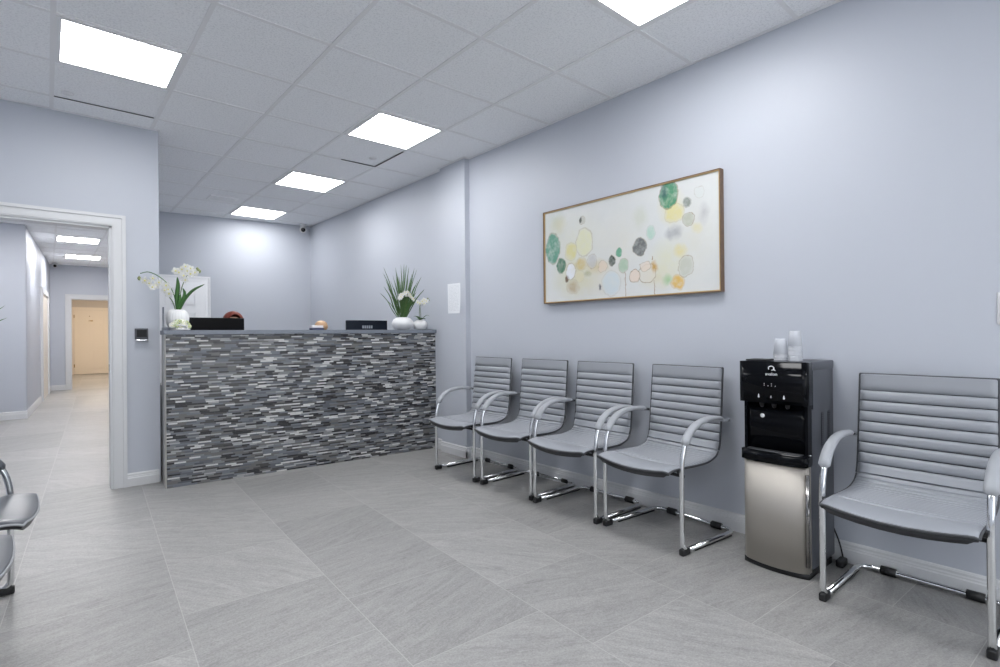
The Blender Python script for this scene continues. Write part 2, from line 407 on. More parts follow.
# reception door (white, six panels) in the back wall
d1 = panel_door('door_1', .80, 1.635, 1.915, 8.10, m_bright, [(.14,.70),(.84,1.50),(1.60,1.82)], knob=.86)
casing('trim_4', .80, 1.635, 1.918, 8.11, .07, .04, m_bright)
# double doors at the end of the far room
rws = [(.16,.78),(.90,1.50),(1.60,1.98)]
casing('trim_5', .66, 2.46, 2.09, YV, .09, .02, m_creamdoor)
panel_door('door_2', .665, 1.555, 2.085, YV-.005, m_creamdoor, rws, hinges=(.28,1.88), sign=(1.06,1.74))
panel_door('door_4', 1.565, 2.455, 2.085, YV-.005, m_creamdoor, rws, knob=1.63)

# ------------------------------------------------------------------ ceiling grid bars
b = MB(); zb0 = C-.0045
i = -4
for i in range(-4, 4):
    x = G0x+G*i
    if XL < x < XW: b.box((x-.012, YB, zb0), (x+.012, 8.35, C+.002))
for j in range(-9, 11):
    y = G0y+G*j
    if YB < y < 8.3: b.box((XL, y-.012, zb0+.0008), (XW+(.0 if y < 4.38 else -.0), y+.012, C+.002))
b.box((XW-.022, YB, zb0-.001), (XW, 3.975, C+.002)); b.box((XL, YB, zb0-.001), (XL+.022, YL, C+.002)); b.box((XL, YL-.022, zb0-.001), (.70, YL, C+.002))
b.box((3.018, 4.385, zb0-.001), (3.04, 8.0, C+.002)); b.box((2.972, 3.953, zb0-.001), (2.994, 4.40, C+.002)); b.box((2.972, 3.953, zb0-.001), (3.03, 3.975, C+.002))
b.build('ceiling_grid', m_tbar, kind='structure')
b = MB()
for k in range(8):
    y = 8.65+.61*1.0*k+.0
for x in (-.50,.11,.72,1.33): b.box((x-.012, YL+.12 if x < .6 else 8.53, zb0), (x+.012, 15.5, C+.002))
for k in range(18):
    y = 5.6+.5915*k
    b.box((-1.08, y-.012, zb0+.0008), (1.9 if y > 8.5 else .64, y+.012, C+.002))
b.build('ceiling_grid_hall', m_tbar, kind='structure')
# dark strips painted in for the shade in gaps beside two crooked tiles
b = MB(); yg = G0y+G*4
b.box((G0x-2*G+.012, yg-.018, C-.0075), (G0x-G-.02, yg-.010, C-.004)); b.build('ceiling_gap_shade_left', m_gap, kind='structure')
b = MB(); x2 = G0x+2*G
b.box((x2-.018, G0y+3*G+.05, C-.0078), (x2-.009, yg-.01, C-.004)); b.box((x2-.36, yg-.020, C-.0078), (x2-.009, yg-.010, C-.004)); b.build('ceiling_gap_shade_right', m_gap, kind='structure')

# ------------------------------------------------------------------ ceiling lights
def ceiling_light(x, y, label, mm=m_light, group=None):
    t_ = thing('ceiling_light', label, 'ceiling light', (x, y, C), 0, group)
    b = MB(); o = .296; n_ = .270
    for a, c in (((-o,-o,-.009),(o,-n_,-.001)),((-o,n_,-.009),(o,o,-.001)),((-o,-n_,-.009),(-n_,n_,-.001)),((n_,-n_,-.009),(o,n_,-.001))): b.box(a, c)
    b.build('frame', m_tbar, t_)
    MB().box((-n_,-n_,-.007),(n_,n_,-.002)).build('diffuser', mm, t_)
    return t_
cx = lambda i: G0x+G*(i+.5)
cy = lambda j: G0y+G*(j+.5)
ceiling_light(cx(-2), cy(2), 'large bright ceiling panel at upper left, in front of the hall opening')
ceiling_light(cx(1), cy(2), 'bright square ceiling panel nearest before the wall pier, right of the counter end')
ceiling_light(cx(1), cy(5), 'middle panel of the three over and before the counter, above the reception area')
ceiling_light(cx(1), cy(8), 'smallest, farthest ceiling panel of the waiting room, close to the reception back wall', m_lightdim)
ceiling_light(cx(1), cy(-2), 'ceiling panel cut by the top edge of the picture, above the wall painting side')
for k_, (i_, j_) in enumerate(((-2,-2),(-2,-5),(1,-8),(-2,-8))):  # unseen panels added for light, in the grid of the visible ones
    ceiling_light(cx(i_), cy(j_), 'added square ceiling panel behind the viewpoint, unseen', group='added ceiling panels behind the viewpoint')
ceiling_light(.41, 11.40, 'nearer of the two visible ceiling panels in the hall', m_lighthall)
ceiling_light(.57, 13.76, 'farther of the two visible ceiling panels in the hall, by the end doorway', m_lighthall)
ceiling_light(-.2, 9.0, 'hall ceiling panel hidden above the opening head', m_lighthall, 'hall panels hidden by the opening head')
ceiling_light(-.2, 6.6, 'hall ceiling panel hidden above the opening head', m_lighthall, 'hall panels hidden by the opening head')
for y_ in (17.3, 19.7): ceiling_light(1.3, y_, 'warm ceiling panel of the far room beyond the hall', m_lightwarm, 'warm panels of the far room')

# vent, camera, sprinkler caps
t_ = thing('ceiling_vent', 'small white louvred air vent in the ceiling over the reception', 'vent', (1.612, 6.99, C))
b = MB(); b.box((-.15,-.13,-.012),(.15,-.105,0)); b.box((-.15,.105,-.012),(.15,.13,0)); b.box((-.15,-.105,-.012),(-.125,.105,0)); b.box((.125,-.105,-.012),(.15,.105,0)); b.build('frame', m_bright, t_)
b = MB()
for k in range(5):
    y = -.080+.040*k; b.add([(-.125,y-.007,-.003),(.125,y-.007,-.003),(.125,y+.002,-.012),(-.125,y+.002,-.012),(-.125,y-.005,-.003),(.125,y-.005,-.003),(.125,y+.004,-.012),(-.125,y+.004,-.012)],[(0,1,2,3),(7,6,5,4),(0,4,5,1),(3,2,6,7),(0,3,7,4),(1,5,6,2)])
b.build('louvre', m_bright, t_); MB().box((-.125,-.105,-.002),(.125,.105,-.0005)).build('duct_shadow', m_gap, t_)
t_ = thing('security_camera', 'small white security camera under the ceiling in the reception corner', 'security camera', (2.90, 7.86, C))
MB().lathe([(.055,0),(.055,-.02),(.03,-.035)]).build('mount', m_white, t_)
b = MB(); b.tube([(0,0,-.03),(-.01,-.02,-.05)], .018); b.tube([(.03,.05,-.065),(-.005,-.03,-.085),(-.02,-.07,-.095)], [.045,.052,.05], 14); b.build('housing', m_white, t_)
MB().tube([(-.019,-.068,-.0945),(-.022,-.078,-.097)], .032, 14).build('lens', m_lens, t_)
t_ = thing('security_camera', 'small white camera in the hall ceiling corner before the end doorway', 'security camera', (.14, 15.2, C))
MB().lathe([(.05,0),(.05,-.02),(.03,-.03)]).build('mount', m_white, t_)
MB().tube([(.0,.04,-.05),(0,-.08,-.07)], [.045,.045], 14).build('housing', m_white, t_)
MB().tube([(0,-.079,-.07),(0,-.088,-.0715)], .03, 12).build('lens', m_lens, t_)
for x, y, l in ((2.33,4.52,'round white sprinkler cap beside the crooked tile past the nearest square panel'),(.115,4.62,'round white sprinkler cap beside the large left ceiling panel')):
    tag(MB().lathe([(.035,-.006),(.035,-.002),(.03,0)], (0,0,0), 20).build('sprinkler_cap', m_tbar, loc=(x,y,C-.001)), l, 'sprinkler')

# ------------------------------------------------------------------ reception counter
A_, B_ = (.692,4.748), (3.036,4.556)
t_ = thing('reception_counter', 'long reception counter faced in grey strip mosaic with slate-grey top', 'reception counter', (0,0,0))
yf = lambda x, o=0: A_[1]+(x-A_[0])*(B_[1]-A_[1])/(B_[0]-A_[0])+o
MB().prism([(A_[0],yf(A_[0])),(3.038,yf(3.038)),(3.038,yf(3.038)+.03),(A_[0],yf(A_[0])+.03)], 0, 1.184).build('mosaic_front', m_mosaic, t_)
MB().prism([(.681,yf(.681)),(.692,yf(.692)-.003),(.692,yf(.692)+.02),(.681,yf(.681)+.02)], 0, 1.184).build('edge_trim', m_trimmetal, t_)
b = MB(); b.prism([(.686,yf(.68)+.02),(.706,yf(.698)+.02),(.712,5.018),(.703,5.018)], 0, 1.184); b.prism([(.705,yf(.7)+.03),(3.036,yf(3.03)+.03),(3.036,yf(3.03)+.09),(.705,yf(.7)+.09)], 0, 1.184)
b.build('body', m_trimmetal, t_)
MB().prism([(.676,yf(.676)-.022),(3.038,yf(3.038)-.022),(3.038,5.0),(1.2,5.016),(.692,5.016)], 1.184, 1.2175).build('countertop', m_counter, t_)
t_ = thing('reception_desk', 'low pale desk hidden behind the mosaic counter, carrying the monitors', 'desk', (0,0,0))
MB().box((.75,5.03,.72),(3.03,5.66,.75)).build('worktop', m_desk, t_)
for x in (.76, 1.9, 3.0): MB().box((x,5.05,0),(x+.02,5.6,.72)).build('support_panel', m_desk, t_)

# monitors
def monitor(loc, wd, hg, m, label, rz, zt, logo=True):
    t_ = thing('monitor', label, 'monitor', loc, rz)
    z1 = zt-loc[2]
    MB().cbox((0,0,z1-hg/2), (wd,.03,hg), 0, .006).build('screen_housing', m, t_)
    MB().box((-wd/2+.012,.0152,z1-hg+.015),(wd/2-.012,.0165,z1-.012)).build('screen', m_gloss, t_)
    b = MB(); b.cbox((0,-.03,z1-hg+.06),(.05,.025,.30),0,.006); b.build('stand', m, t_)
    MB().cbox((0,-.02,.008),(.24,.17,.016),0,.005).build('base', m, t_)
    if logo:
        b = MB()
        for k in range(5): b.box((-.058+k*.024,-.0165,z1-.085),(-.040+k*.024,-.0152,z1-.055))
        b.build('logo', m_greyprint, t_)
    return t_
monitor((1.17,5.32,.75), .47, .32, m_screen, 'wide black monitor back showing over the counter beside the tall orchid vase', radians(2), 1.337, False)
monitor((2.585,5.18,.75), .46, .30, m_screen2, 'slate-black monitor back with a pale logo, showing over the right half of the counter', radians(-3), 1.325, True)

# small things on the counter
tag(MB().cbox((0,0,.0095),(.11,.08,.019),0,.003).build('book', m_book2, loc=(1.915,4.86,1.2175)), 'dark thin booklet lying under the white one at the counter middle', 'book')
tag(MB().cbox((0,0,.0125),(.105,.075,.023),0,.003).build('book', m_book1, loc=(1.912,4.86,1.2375)), 'white and pink booklet on top of the dark one at the counter middle', 'book')
b = MB(); b.lathe([(.045,0),(.060,.02),(.062,.045),(.052,.07),(.030,.088),(.008,.093)], (0,0,0), 24)
tag(b.build('wooden_bowl', m_tan, loc=(1.985,4.925,1.2175)), 'rounded tan ornament behind the small booklets on the counter', 'ornament')

# ------------------------------------------------------------------ plants
def leaf(b, pts, w, mat_=0, droop=0, n=5, up=(0,0,1)):
    P = catmull(pts, n); L = len(P); vs = []; fs = []
    for i, p in enumerate(P):
        t = (P[min(i+1,L-1)]-P[max(i-1,0)]).normalized(); s_ = Vector(up).cross(t)
        if s_.length < .05: s_ = Vector((1,0,0))
        s_.normalize(); k = i/(L-1); ww = w*(sin(pi*min(1,(k*.92+.08)))**.6)
        nn = t.cross(s_)
        vs += [p-s_*ww, p+nn*ww*.25, p+s_*ww, p+nn*ww*.25-nn*.0015]
    for i in range(L-1):
        a = i*4; c = a+4
        fs += [(a,a+1,c+1,c),(a+1,a+2,c+2,c+1),(a+2,a+3,c+3,c+2),(a+3,a,c,c+3)]
    fs += [(0,1,2,3),tuple((L-1)*4+q for q in (3,2,1,0))]
    b.add(vs, fs, mat_, True)
def flower(parent, c, r, face, name='flower', npet=5, roll=0):
    F = Vector(face).normalized(); X = F.orthogonal().normalized(); Y = F.cross(X); b = MB(); c = Vector(c)
    for k in range(npet):
        a = 2*pi*k/npet+roll; d = X*cos(a)+Y*sin(a); s_ = F.cross(d)
        wv = .37 if npet <= 5 else .30
        rows = [(.06,.10,.0),(.35,wv*.85,.06),(.65,wv,.10),(.88,wv*.65,.06),(1.0,.12,-.02)]
        vs = []
        for (rr, ww, up_) in rows:
            for q in (-1,-.4,.4,1): vs.append(c + d*(rr*r) + s_*(ww*r*q) + F*(up_*r + (abs(q)-.5)*.08*r + (k%2)*.03*r))
        vs2 = [v-F*.0012 for v in vs]; n = len(vs)
        fs = [(i*4+j,i*4+j+1,i*4+j+5,i*4+j+4) for i in range(4) for j in range(3)]
        b.add(vs, fs, 0, True); b.add(vs2, [tuple(reversed(f)) for f in fs], 0, True)
    bm = bmesh.new(); bmesh.ops.create_icosphere(bm, subdivisions=1, radius=r*.27)
    for v in bm.verts: v.co += c+F*(r*.10)
    b.bm(bm, 1, True)
    return b.build(name, [m_petal, m_yellow], parent)

# left: ribbed round vase with orchids (anchor 0.80,4.95)
T = thing('orchid_vase', 'tall white orchid with arching stems in a ribbed white vase at the counter left end', 'potted orchid', (.802,4.935,1.2175))
MB().lathe([(.035,0),(.060,.012),(.078,.055),(.082,.10),(.074,.137),(.058,.161),(.044,.168),(.038,.163),(.036,.150)], (0,0,0), 64, rib=lambda a,z: 1+.022*cos(24*a)).build('vase', m_ceramic, T)
for pts, w_ in (([(0,0,.14),(-.004,-.005,.26),(.003,-.01,.36),(-.002,-.015,.435)],.017), ([(.008,0,.14),(.03,-.01,.23),(.05,-.012,.30),(.035,-.02,.345)],.013), ([(.006,0,.14),(.05,-.005,.25),(.11,-.01,.33),(.195,-.02,.385)],.012), ([(-.01,0,.14),(.012,-.012,.22),(.02,-.015,.30)],.014)):
    b = MB(); leaf(b, pts, w_, up=(.15,-1,.1)); b.build('leaf', m_leaf, T)
s1 = catmull([(-.005,0,.14),(-.02,-.005,.27),(-.06,-.02,.36),(-.13,-.04,.425),(-.20,-.05,.455),(-.255,-.055,.44)], 6)
s2 = catmull([(.004,0,.14),(.02,-.01,.30),(.045,-.02,.40),(.085,-.03,.48),(.12,-.035,.50),(.15,-.035,.49)], 6)
s3 = catmull([(-.01,0,.14),(-.03,-.012,.22),(-.06,-.02,.27)], 5)
for s_ in (s1,s2,s3): MB().tube(s_, .0035, 7).build('stem', m_leaf if s_ is s1 else m_stem, T)
fl = [(-.227,-.075,.385),(-.20,-.085,.365),(-.175,-.075,.405),(-.158,-.085,.350),(-.180,-.09,.335),(-.135,-.075,.375),(-.090,-.08,.355),(-.075,-.085,.322),(-.095,-.07,.318),(-.070,-.075,.290),
      (.0,-.07,.465),(.020,-.08,.490),(-.022,-.07,.475),(.047,-.07,.515),(.080,-.085,.500),(.078,-.09,.455),(.042,-.08,.405),(.033,-.08,.440),(.112,-.08,.470),(.060,-.06,.480)]
for k, p in enumerate(fl):
    face = (-.25+random.uniform(-.4,.4), -1, -.1+random.uniform(-.4,.3)); flower(T, p, .027 if k % 3 else .031, face, roll=random.random()*2)
for p in ((.135,-.05,.50),(.15,-.05,.485),(.125,-.05,.482),(-.262,-.06,.40)):
    MB().lathe([(.003,-.016),(.011,-.006),(.013,.004),(.007,.014),(.001,.018)], p, 10).build('bud', m_bud, T)
# low bowl of pale blossom in front
T = thing('blossom_bowl', 'low dish of pale green and white blossom in front of the ribbed vase', 'flower bowl', (.800,4.800,1.2175))
MB().lathe([(.052,0),(.070,.006),(.062,.010),(.034,.018),(.036,.026),(.055,.040),(.052,.042),(.01,.030)], (0,0,0), 28).build('dish', m_ceramic, T)
rnd = random.Random(3)
for k in range(90):
    a = rnd.random()*2*pi; q = rnd.random()**.5; z = .040+(1-q**3)*.040+rnd.uniform(-.008,.004)
    flower(T, (cos(a)*q*.080, sin(a)*q*.040, z-.010*q), rnd.uniform(.012,.017), (cos(a)*q*1.2+rnd.uniform(-.4,.4), sin(a)*q-.6, .6), 'blossom', 5, rnd.random()).data.materials[0] = (m_hyd, m_hyd2, m_petal)[k % 3]
t_ = thing('sign_holder', 'small dark clear-backed stand leaning at the far left end of the counter', 'sign holder', (.712,4.87,1.2175))
MB().cbox((0,0,.012),(.05,.06,.024),0,.003).build('base', m_smoke, t_); MB().box((-.018,.0,.024),(-.012,.05,.185)).build('upright_panel', m_smoke, t_)

# right: faceted round vase with tall grass and white blossom
K = 4.74/4.95
rx, rz0 = 2.885*K, 1.2175
T = thing('grass_vase', 'white rounded vase of tall grass blades and small white flowers on the counter right end', 'potted plant', (rx+.012,4.76,rz0))
MB().lathe([(.042,0),(.086,.018),(.110,.050),(.112,.072),(.096,.105),(.064,.126),(.048,.130),(.043,.124)], (0,0,0), 14, rib=None).build('vase', m_ceramic, T)
rnd = random.Random(11)
tips = [(-.235,.60),(-.215,.66),(-.12,.655),(-.06,.69),(-.01,.71),(.03,.70),(.085,.685),(.13,.67),(.165,.66),(.23,.585),(-.31,.38),(.18,.36),(-.26,.45),(.255,.45)]
for k in range(58):
    if k < len(tips): tx, tz = tips[k]
    else:
        a = rnd.uniform(-1,1); tx = a*.19; tz = rnd.uniform(.38,.70)*(1-.22*abs(a))
    tx *= K; tz *= K; ty = rnd.uniform(-.08,.08)
    bx = tx*.18+rnd.uniform(-.012,.012); by = rnd.uniform(-.02,.02)
    P = [(bx*.8,by,.12),(bx+tx*.22,by+ty*.3,.12+(tz-.12)*.35),(bx*.3+tx*.62,ty*.65,.12+(tz-.12)*.70),(tx,ty,tz)]
    b = MB(); leaf(b, P, rnd.uniform(.0045,.0065), up=(rnd.uniform(-.3,.3),-1,.1)); b.build('grass_blade', m_grass, T)
for k in range(22):
    a = rnd.uniform(-1,1); x = a*.085; z = .375-.07*a*a+rnd.uniform(-.015,.015); y = -.06+rnd.uniform(-.02,.02)
    b = MB(); b.tube(catmull([(x*.3,0,.12),(x*.6,y*.5,.22),(x,y,z)],4), .0024, 6); b.build('stem', (m_leaf, m_grass, m_stem)[k % 3], T)
    flower(T, (x,y-.004,z), rnd.uniform(.020,.027), (a*.6,-1,.5), 'flower', 6, rnd.random())
T = thing('small_orchid_pot', 'small white round pot with a short white orchid beside the grass vase', 'potted orchid', (3.085*K,4.71,rz0))
MB().lathe([(.030,0),(.060,.012),(.074,.045),(.072,.068),(.055,.092),(.036,.103),(.032,.098)], (0,0,0), 28).build('pot', m_ceramic, T)
for pts in ([(0,0,.10),(-.03,-.02,.125),(-.07,-.03,.14),(-.10,-.03,.135)],[(0,0,.10),(.03,-.02,.13),(.06,-.03,.15),(.095,-.04,.145)],[(0,0,.10),(-.02,-.05,.12),(-.05,-.08,.11)],[(0,.01,.10),(.02,-.03,.12),(.03,-.06,.11)]):
    b = MB(); leaf(b, pts, .017); b.build('leaf', m_leaf, T)
for s_ in ([(-.01,0,.10),(-.015,-.01,.20),(-.005,-.02,.27),(.03,-.03,.305),(.075,-.04,.31)],[(.005,0,.10),(0,-.01,.18),(-.02,-.02,.26),(-.045,-.03,.28)]):
    MB().tube(catmull(s_,5), .0025, 6).build('stem', m_stem, T)
for p in ((-.055,-.04,.285),(-.03,-.04,.275),(-.005,-.05,.295),(.02,-.045,.310),(.045,-.05,.300),(.015,-.05,.275)): flower(T, p, .027, (rnd.uniform(-.5,.3),-1,.1), roll=rnd.random())
for p in ((.07,-.04,.325),(.09,-.045,.31)): MB().lathe([(.002,-.01),(.008,-.003),(.008,.004),(.002,.011)], p, 8).build('bud', m_bud, T)

# plant whose tips show at the left frame edge of the hall, on a tall stand
T = thing('hall_grass_plant', 'grass plant in the hall with blade tips showing at the left picture edge', 'potted plant', (-.70,9.35,0))
b = MB(); b.lathe([(.16,0),(.16,.02),(.03,.03),(.03,.93),(.17,.94),(.17,.97)], (0,0,0), 24); b.build('stand', m_white, T)
MB().lathe([(.06,.97),(.10,1.0),(.12,1.08),(.09,1.14),(.07,1.15)], (0,0,0), 20).build('pot', m_ceramic, T)
for k in range(34):
    a = rnd.uniform(0,2*pi); q = rnd.uniform(.15,.40); tz = rnd.uniform(1.45,1.80)-.5*(q-.15)
    b = MB(); leaf(b, [(cos(a)*.03,sin(a)*.03,1.13),(cos(a)*q*.4,sin(a)*q*.4,1.13+(tz-1.13)*.6),(cos(a)*q,sin(a)*q,tz)], .008, up=(sin(a),-cos(a),.2)); b.build('grass_blade', m_grass, T)

# ------------------------------------------------------------------ person behind the monitor (only the crown of the head shows)
PX, PY = 1.465, 5.95
T = thing('person', 'seated person with auburn hair, mostly hidden behind the black monitor', 'person', (PX,PY,0))
me = bpy.data.meshes.new('body')
J = {'pel':(0,.03,.56,.125,.15),'wai':(0,.035,.70,.105,.135),'che':(0,.02,.88,.115,.155),'sho':(0,.03,1.02,.085,.12),'nek':(0,.02,1.10,.05,.052),'nk2':(0,.0,1.155,.052,.055),
     'hd1':(0,-.02,1.23,.078,.072),'hd2':(0,-.012,1.31,.098,.080),'hd3':(0,-.005,1.375,.070,.060),
     'sL':(-.16,.03,1.02,.05,.05),'eL':(-.21,-.02,.78,.04,.04),'wL':(-.12,-.24,.775,.026,.024),'hL':(-.09,-.31,.775,.030,.016),
     'sR':(.16,.03,1.02,.05,.05),'eR':(.21,-.02,.78,.04,.04),'wR':(.12,-.24,.775,.026,.024),'hR':(.09,-.31,.775,.030,.016),
     'tL':(-.10,.0,.54,.085,.085),'kL':(-.12,-.40,.54,.06,.06),'aL':(-.12,-.38,.09,.04,.04),'fL':(-.12,-.50,.045,.04,.03),
     'tR':(.10,.0,.54,.085,.085),'kR':(.12,-.40,.54,.06,.06),'aR':(.12,-.38,.09,.04,.04),'fR':(.12,-.50,.045,.04,.03)}
E_ = [('pel','wai'),('wai','che'),('che','sho'),('sho','nek'),('nek','nk2'),('nk2','hd1'),('hd1','hd2'),('hd2','hd3'),('sho','sL'),('sL','eL'),('eL','wL'),('wL','hL'),('sho','sR'),('sR','eR'),('eR','wR'),('wR','hR'),
      ('pel','tL'),('tL','kL'),('kL','aL'),('aL','fL'),('pel','tR'),('tR','kR'),('kR','aR'),('aR','fR')]
keys = list(J); vs = [J[k][:3] for k in keys]; es = [(keys.index(a),keys.index(c)) for a,c in E_]; rad = [J[k][3:] for k in keys]
for s_, w_ in ((-1,'hL'),(1,'hR')):       # five fingers each side, resting on the worktop
    for q, (dx, dy, ln) in enumerate(((-.022,-.03,.050),(-.008,-.035,.062),(.007,-.035,.058),(.021,-.03,.046),(.034*-s_,.0,.042))):
        i0 = len(vs); bx_, by_, bz_ = J[w_][:3]
        vs += [(bx_+dx,by_+dy*.6,bz_), (bx_+dx*1.25,by_+dy-ln*.5,bz_+.004), (bx_+dx*1.35,by_+dy-ln,bz_-.006)]
        es += [(keys.index(w_),i0),(i0,i0+1),(i0+1,i0+2)]; rad += [(.009,.009),(.008,.008),(.007,.007)]
me.from_pydata(vs, es, [])
o = bpy.data.objects.new('body', me); COL.objects.link(o); o.parent = T
o.modifiers.new('skin', 'SKIN'); me.skin_vertices or None
for i, r_ in enumerate(rad): me.skin_vertices[0].data[i].radius = r_
me.skin_vertices[0].data[0].use_root = True
sb = o.modifiers.new('sub', 'SUBSURF'); sb.levels = 2; sb.render_levels = 2
dg = bpy.context.evaluated_depsgraph_get(); me2 = bpy.data.meshes.new_from_object(o.evaluated_get(dg)); me2.name = 'body'
o.modifiers.clear(); o.data = me2; me2.materials.clear()
for m in (m_skin, m_shirt, m_trousers): me2.materials.append(m)
for p in me2.polygons:
    c_ = p.center; p.use_smooth = True
    if c_.z < .585: p.material_index = 2
    elif c_.z < 1.085 and not (c_.y < -.10 and c_.z < .90): p.material_index = 1
    else: p.material_index = 0
# face
for s_ in (-1,1):
    MB().lathe([(.001,-.010),(.009,-.006),(.011,0),(.009,.006),(.001,.010)], (s_*.032,-.098,1.292), 12).build('eye', m_eye, T)
    MB().tube([(s_*.079,-.01,1.265),(s_*.088,.0,1.285),(s_*.086,.005,1.31)], [.008,.013,.009], 8).build('ear', m_skin, T)
MB().tube([(0,-.098,1.30),(0,-.112,1.275),(0,-.122,1.255),(0,-.100,1.248)], [.008,.011,.014,.008], 8).build('nose', m_skin, T)
MB().tube([(-.024,-.088,1.222),(0,-.098,1.222),(.024,-.088,1.222)], [.003,.007,.003], 8).build('mouth', m_lip, T)
# hair: cap with a centre parting, longer behind
b = MB(); vs = []; fs = []; NU, NV = 28, 14
for i in range(NV+1):
    for k in range(NU):
        a = 2*pi*k/NU; front = max(0, -sin(a)); side = abs(cos(a))
        low = (pi*.80)*(1-front**1.5) + (pi*.26)*front**1.5
        ph = low*i/NV
        R_ = .098+.004*sin(9*a+2*ph); rr = sin(min(ph, pi*.55))*R_ if ph < pi*.5 else R_*(1-.12*(ph-pi*.5))
        z = cos(ph)*.098 if ph < pi*.5 else -(ph-pi*.5)*.20
        vs.append((cos(a)*rr, sin(a)*rr*1.08, z))
for i in range(NV):
    for k in range(NU): fs.append((i*NU+k, i*NU+(k+1)%NU, (i+1)*NU+(k+1)%NU, (i+1)*NU+k))
b.add([(x, y-.002, z+1.332) for x,y,z in vs], fs, 0, True); ho = b.build('hair', m_hair, T)
sd = ho.modifiers.new('solid','SOLIDIFY'); sd.thickness = .010; sd.offset = -1
# chair under the person
t_ = thing('office_chair', 'dark office chair hidden under the seated person', 'office chair', (PX,PY+.02,0))
MB().cbox((0,.02,.425),(.46,.44,.07),0,.025).build('seat', m_dark, t_); MB().cbox((0,.30,.72),(.42,.05,.44),0,.02).build('backrest', m_dark, t_)
MB().tube([(0,.0,.10),(0,.0,.40)], .025).build('column', m_rubber, t_); MB().tube([(0,.1,.40),(0,.33,.42),(0,.325,.55)], .018).build('back_support', m_rubber, t_)
for k in range(5):
    a = 2*pi*k/5+.3; o = MB().tube([(0,0,.11),(cos(a)*.27,sin(a)*.27,.075)], [.022,.014]).build('leg', m_rubber, t_)
    MB().tube([(cos(a)*.27-sin(a)*.02,sin(a)*.27+cos(a)*.02,.03),(cos(a)*.27+sin(a)*.02,sin(a)*.27-cos(a)*.02,.03)], .029, 14).build('caster', m_rubber, o)

# ------------------------------------------------------------------ wall items
t_ = thing('wall_dispenser', 'small black wall box with silver lower lip, between hall opening and counter', 'wall box', (.566,YL,1.185))
MB().cbox((0,-.018,.006),(.086,.034,.088),0,.004).build('housing', m_body, t_); MB().cbox((0,-.022,-.043),(.086,.044,.012),0,.003).build('lip', m_chrome, t_)
MB().box((-.034,-.0365,-.018),(.034,-.0352,.040)).build('front_panel', m_gloss, t_)
# paper sheet taped to the pier, curling off at its lower edge
vs = []; fs = []; NX, NZ = 8, 10
for i in range(NZ+1):
    for k in range(NX+1):
        u, v = k/NX, i/NZ; y = -.105+.21*u; z = .145-.29*v
        ly = y+ z*.02; vs.append((-.0012-.014*(v**3)*(1-u)**2, ly, z+y*.02))
for i in range(NZ):
    for k in range(NX): a = i*(NX+1)+k; fs.append((a,a+1,a+NX+2,a+NX+1))
b = MB().add(vs, fs, 0, True)
o = tag(b.build('paper_notice', m_paper, loc=(2.9946,4.158,1.515)), 'white paper notice taped to the pier right of the counter', 'paper notice')
t = NT(m_paper); sp_ = t.n('ShaderNodeSeparateXYZ', {'Vector': t.co()})
ln = t.math('LESS_THAN', t.math('FRACT', t.math('MULTIPLY', sp_.outputs[2], 75)), .4)
wds = t.math('GREATER_THAN', t.n('ShaderNodeTexNoise', {'Vector': t.n('ShaderNodeMapping', {'Vector': t.co(), 'Scale': (1,90,75)}).outputs[0], 'Scale': 1.0}).outputs['Fac'], .47)
ins = t.math('MULTIPLY', t.math('LESS_THAN', t.math('ABSOLUTE', sp_.outputs[1]), .085), t.math('LESS_THAN', t.math('ABSOLUTE', sp_.outputs[2]), .125))
t.color(t.mix(t.math('MULTIPLY', t.math('MULTIPLY', t.math('MULTIPLY', ln, wds), ins), .30), (.80,.82,.85), (.25,.27,.32)))
t_ = thing('wall_switch', 'white switch plate on the right wall at the picture edge, above the nearest chair', 'wall switch', (XW,.258,1.25))
MB().cbox((-.004,0,0),(.008,.118,.136),0,.003).build('plate', m_white, t_)
for y in (-.026,.026): MB().cbox((-.010,y,0),(.008,.034,.066),0,.002).build('rocker', m_white, t_)
# thermostat-sized cable moulding on the pier edge is omitted: too faint

# painting
PYc, PZc, PW, PH_ = 2.228, 1.765, 1.460, .728
T = thing('wall_painting', 'wide abstract painting of green, yellow and grey rounded shapes in a thin wooden frame', 'painting', (XW,PYc,PZc))
b = MB(); hw, hh, f_ = PW/2, PH_/2, .005
for a, c in (((-.042,-hw,hh-f_),(0,hw,hh)),((-.042,-hw,-hh),(0,hw,-hh+f_)),((-.042,-hw,-hh+f_),(0,-hw+f_,hh-f_)),((-.042,hw-f_,-hh+f_),(0,hw,hh-f_))): b.box(a, c)
b.build('frame', m_frame, T)
b = MB(); g0, g1 = f_, .012
for a, c in (((-.038,-hw+g0,hh-g1),(-.02,hw-g0,hh-g0)),((-.038,-hw+g0,-hh+g0),(-.02,hw-g0,-hh+g1)),((-.038,-hw+g0,-hh+g1),(-.02,-hw+g1,hh-g1)),((-.038,hw-g1,-hh+g1),(-.02,hw-g0,hh-g1))): b.box(a, c)
b.build('inner_lip', m_framegold, T)
m_art = mat('abstract_canvas', (.7,.72,.72), .55); t = NT(m_art)
cw = t.mix(t.noise(5,4,.6).outputs['Fac'], (.60,.62,.615), (.70,.71,.70))
wb = t.noise(14, 3, .6); wv = t.n('ShaderNodeVectorMath', {0: wb.outputs['Color'], 1: (.5,.5,.5)}, operation='SUBTRACT')
wv2 = t.n('ShaderNodeVectorMath', {0: wv.outputs[0], 1: (.05,.05,.05)}, operation='MULTIPLY')
P0 = t.n('ShaderNodeVectorMath', {0: t.co(), 1: wv2.outputs[0]}, operation='ADD').outputs[0]
tex = t.noise(22, 5, .65).outputs['Fac']
fine = t.ramp(tex, [(.30,(.55,.55,.55)),(.55,(1,1,1))])
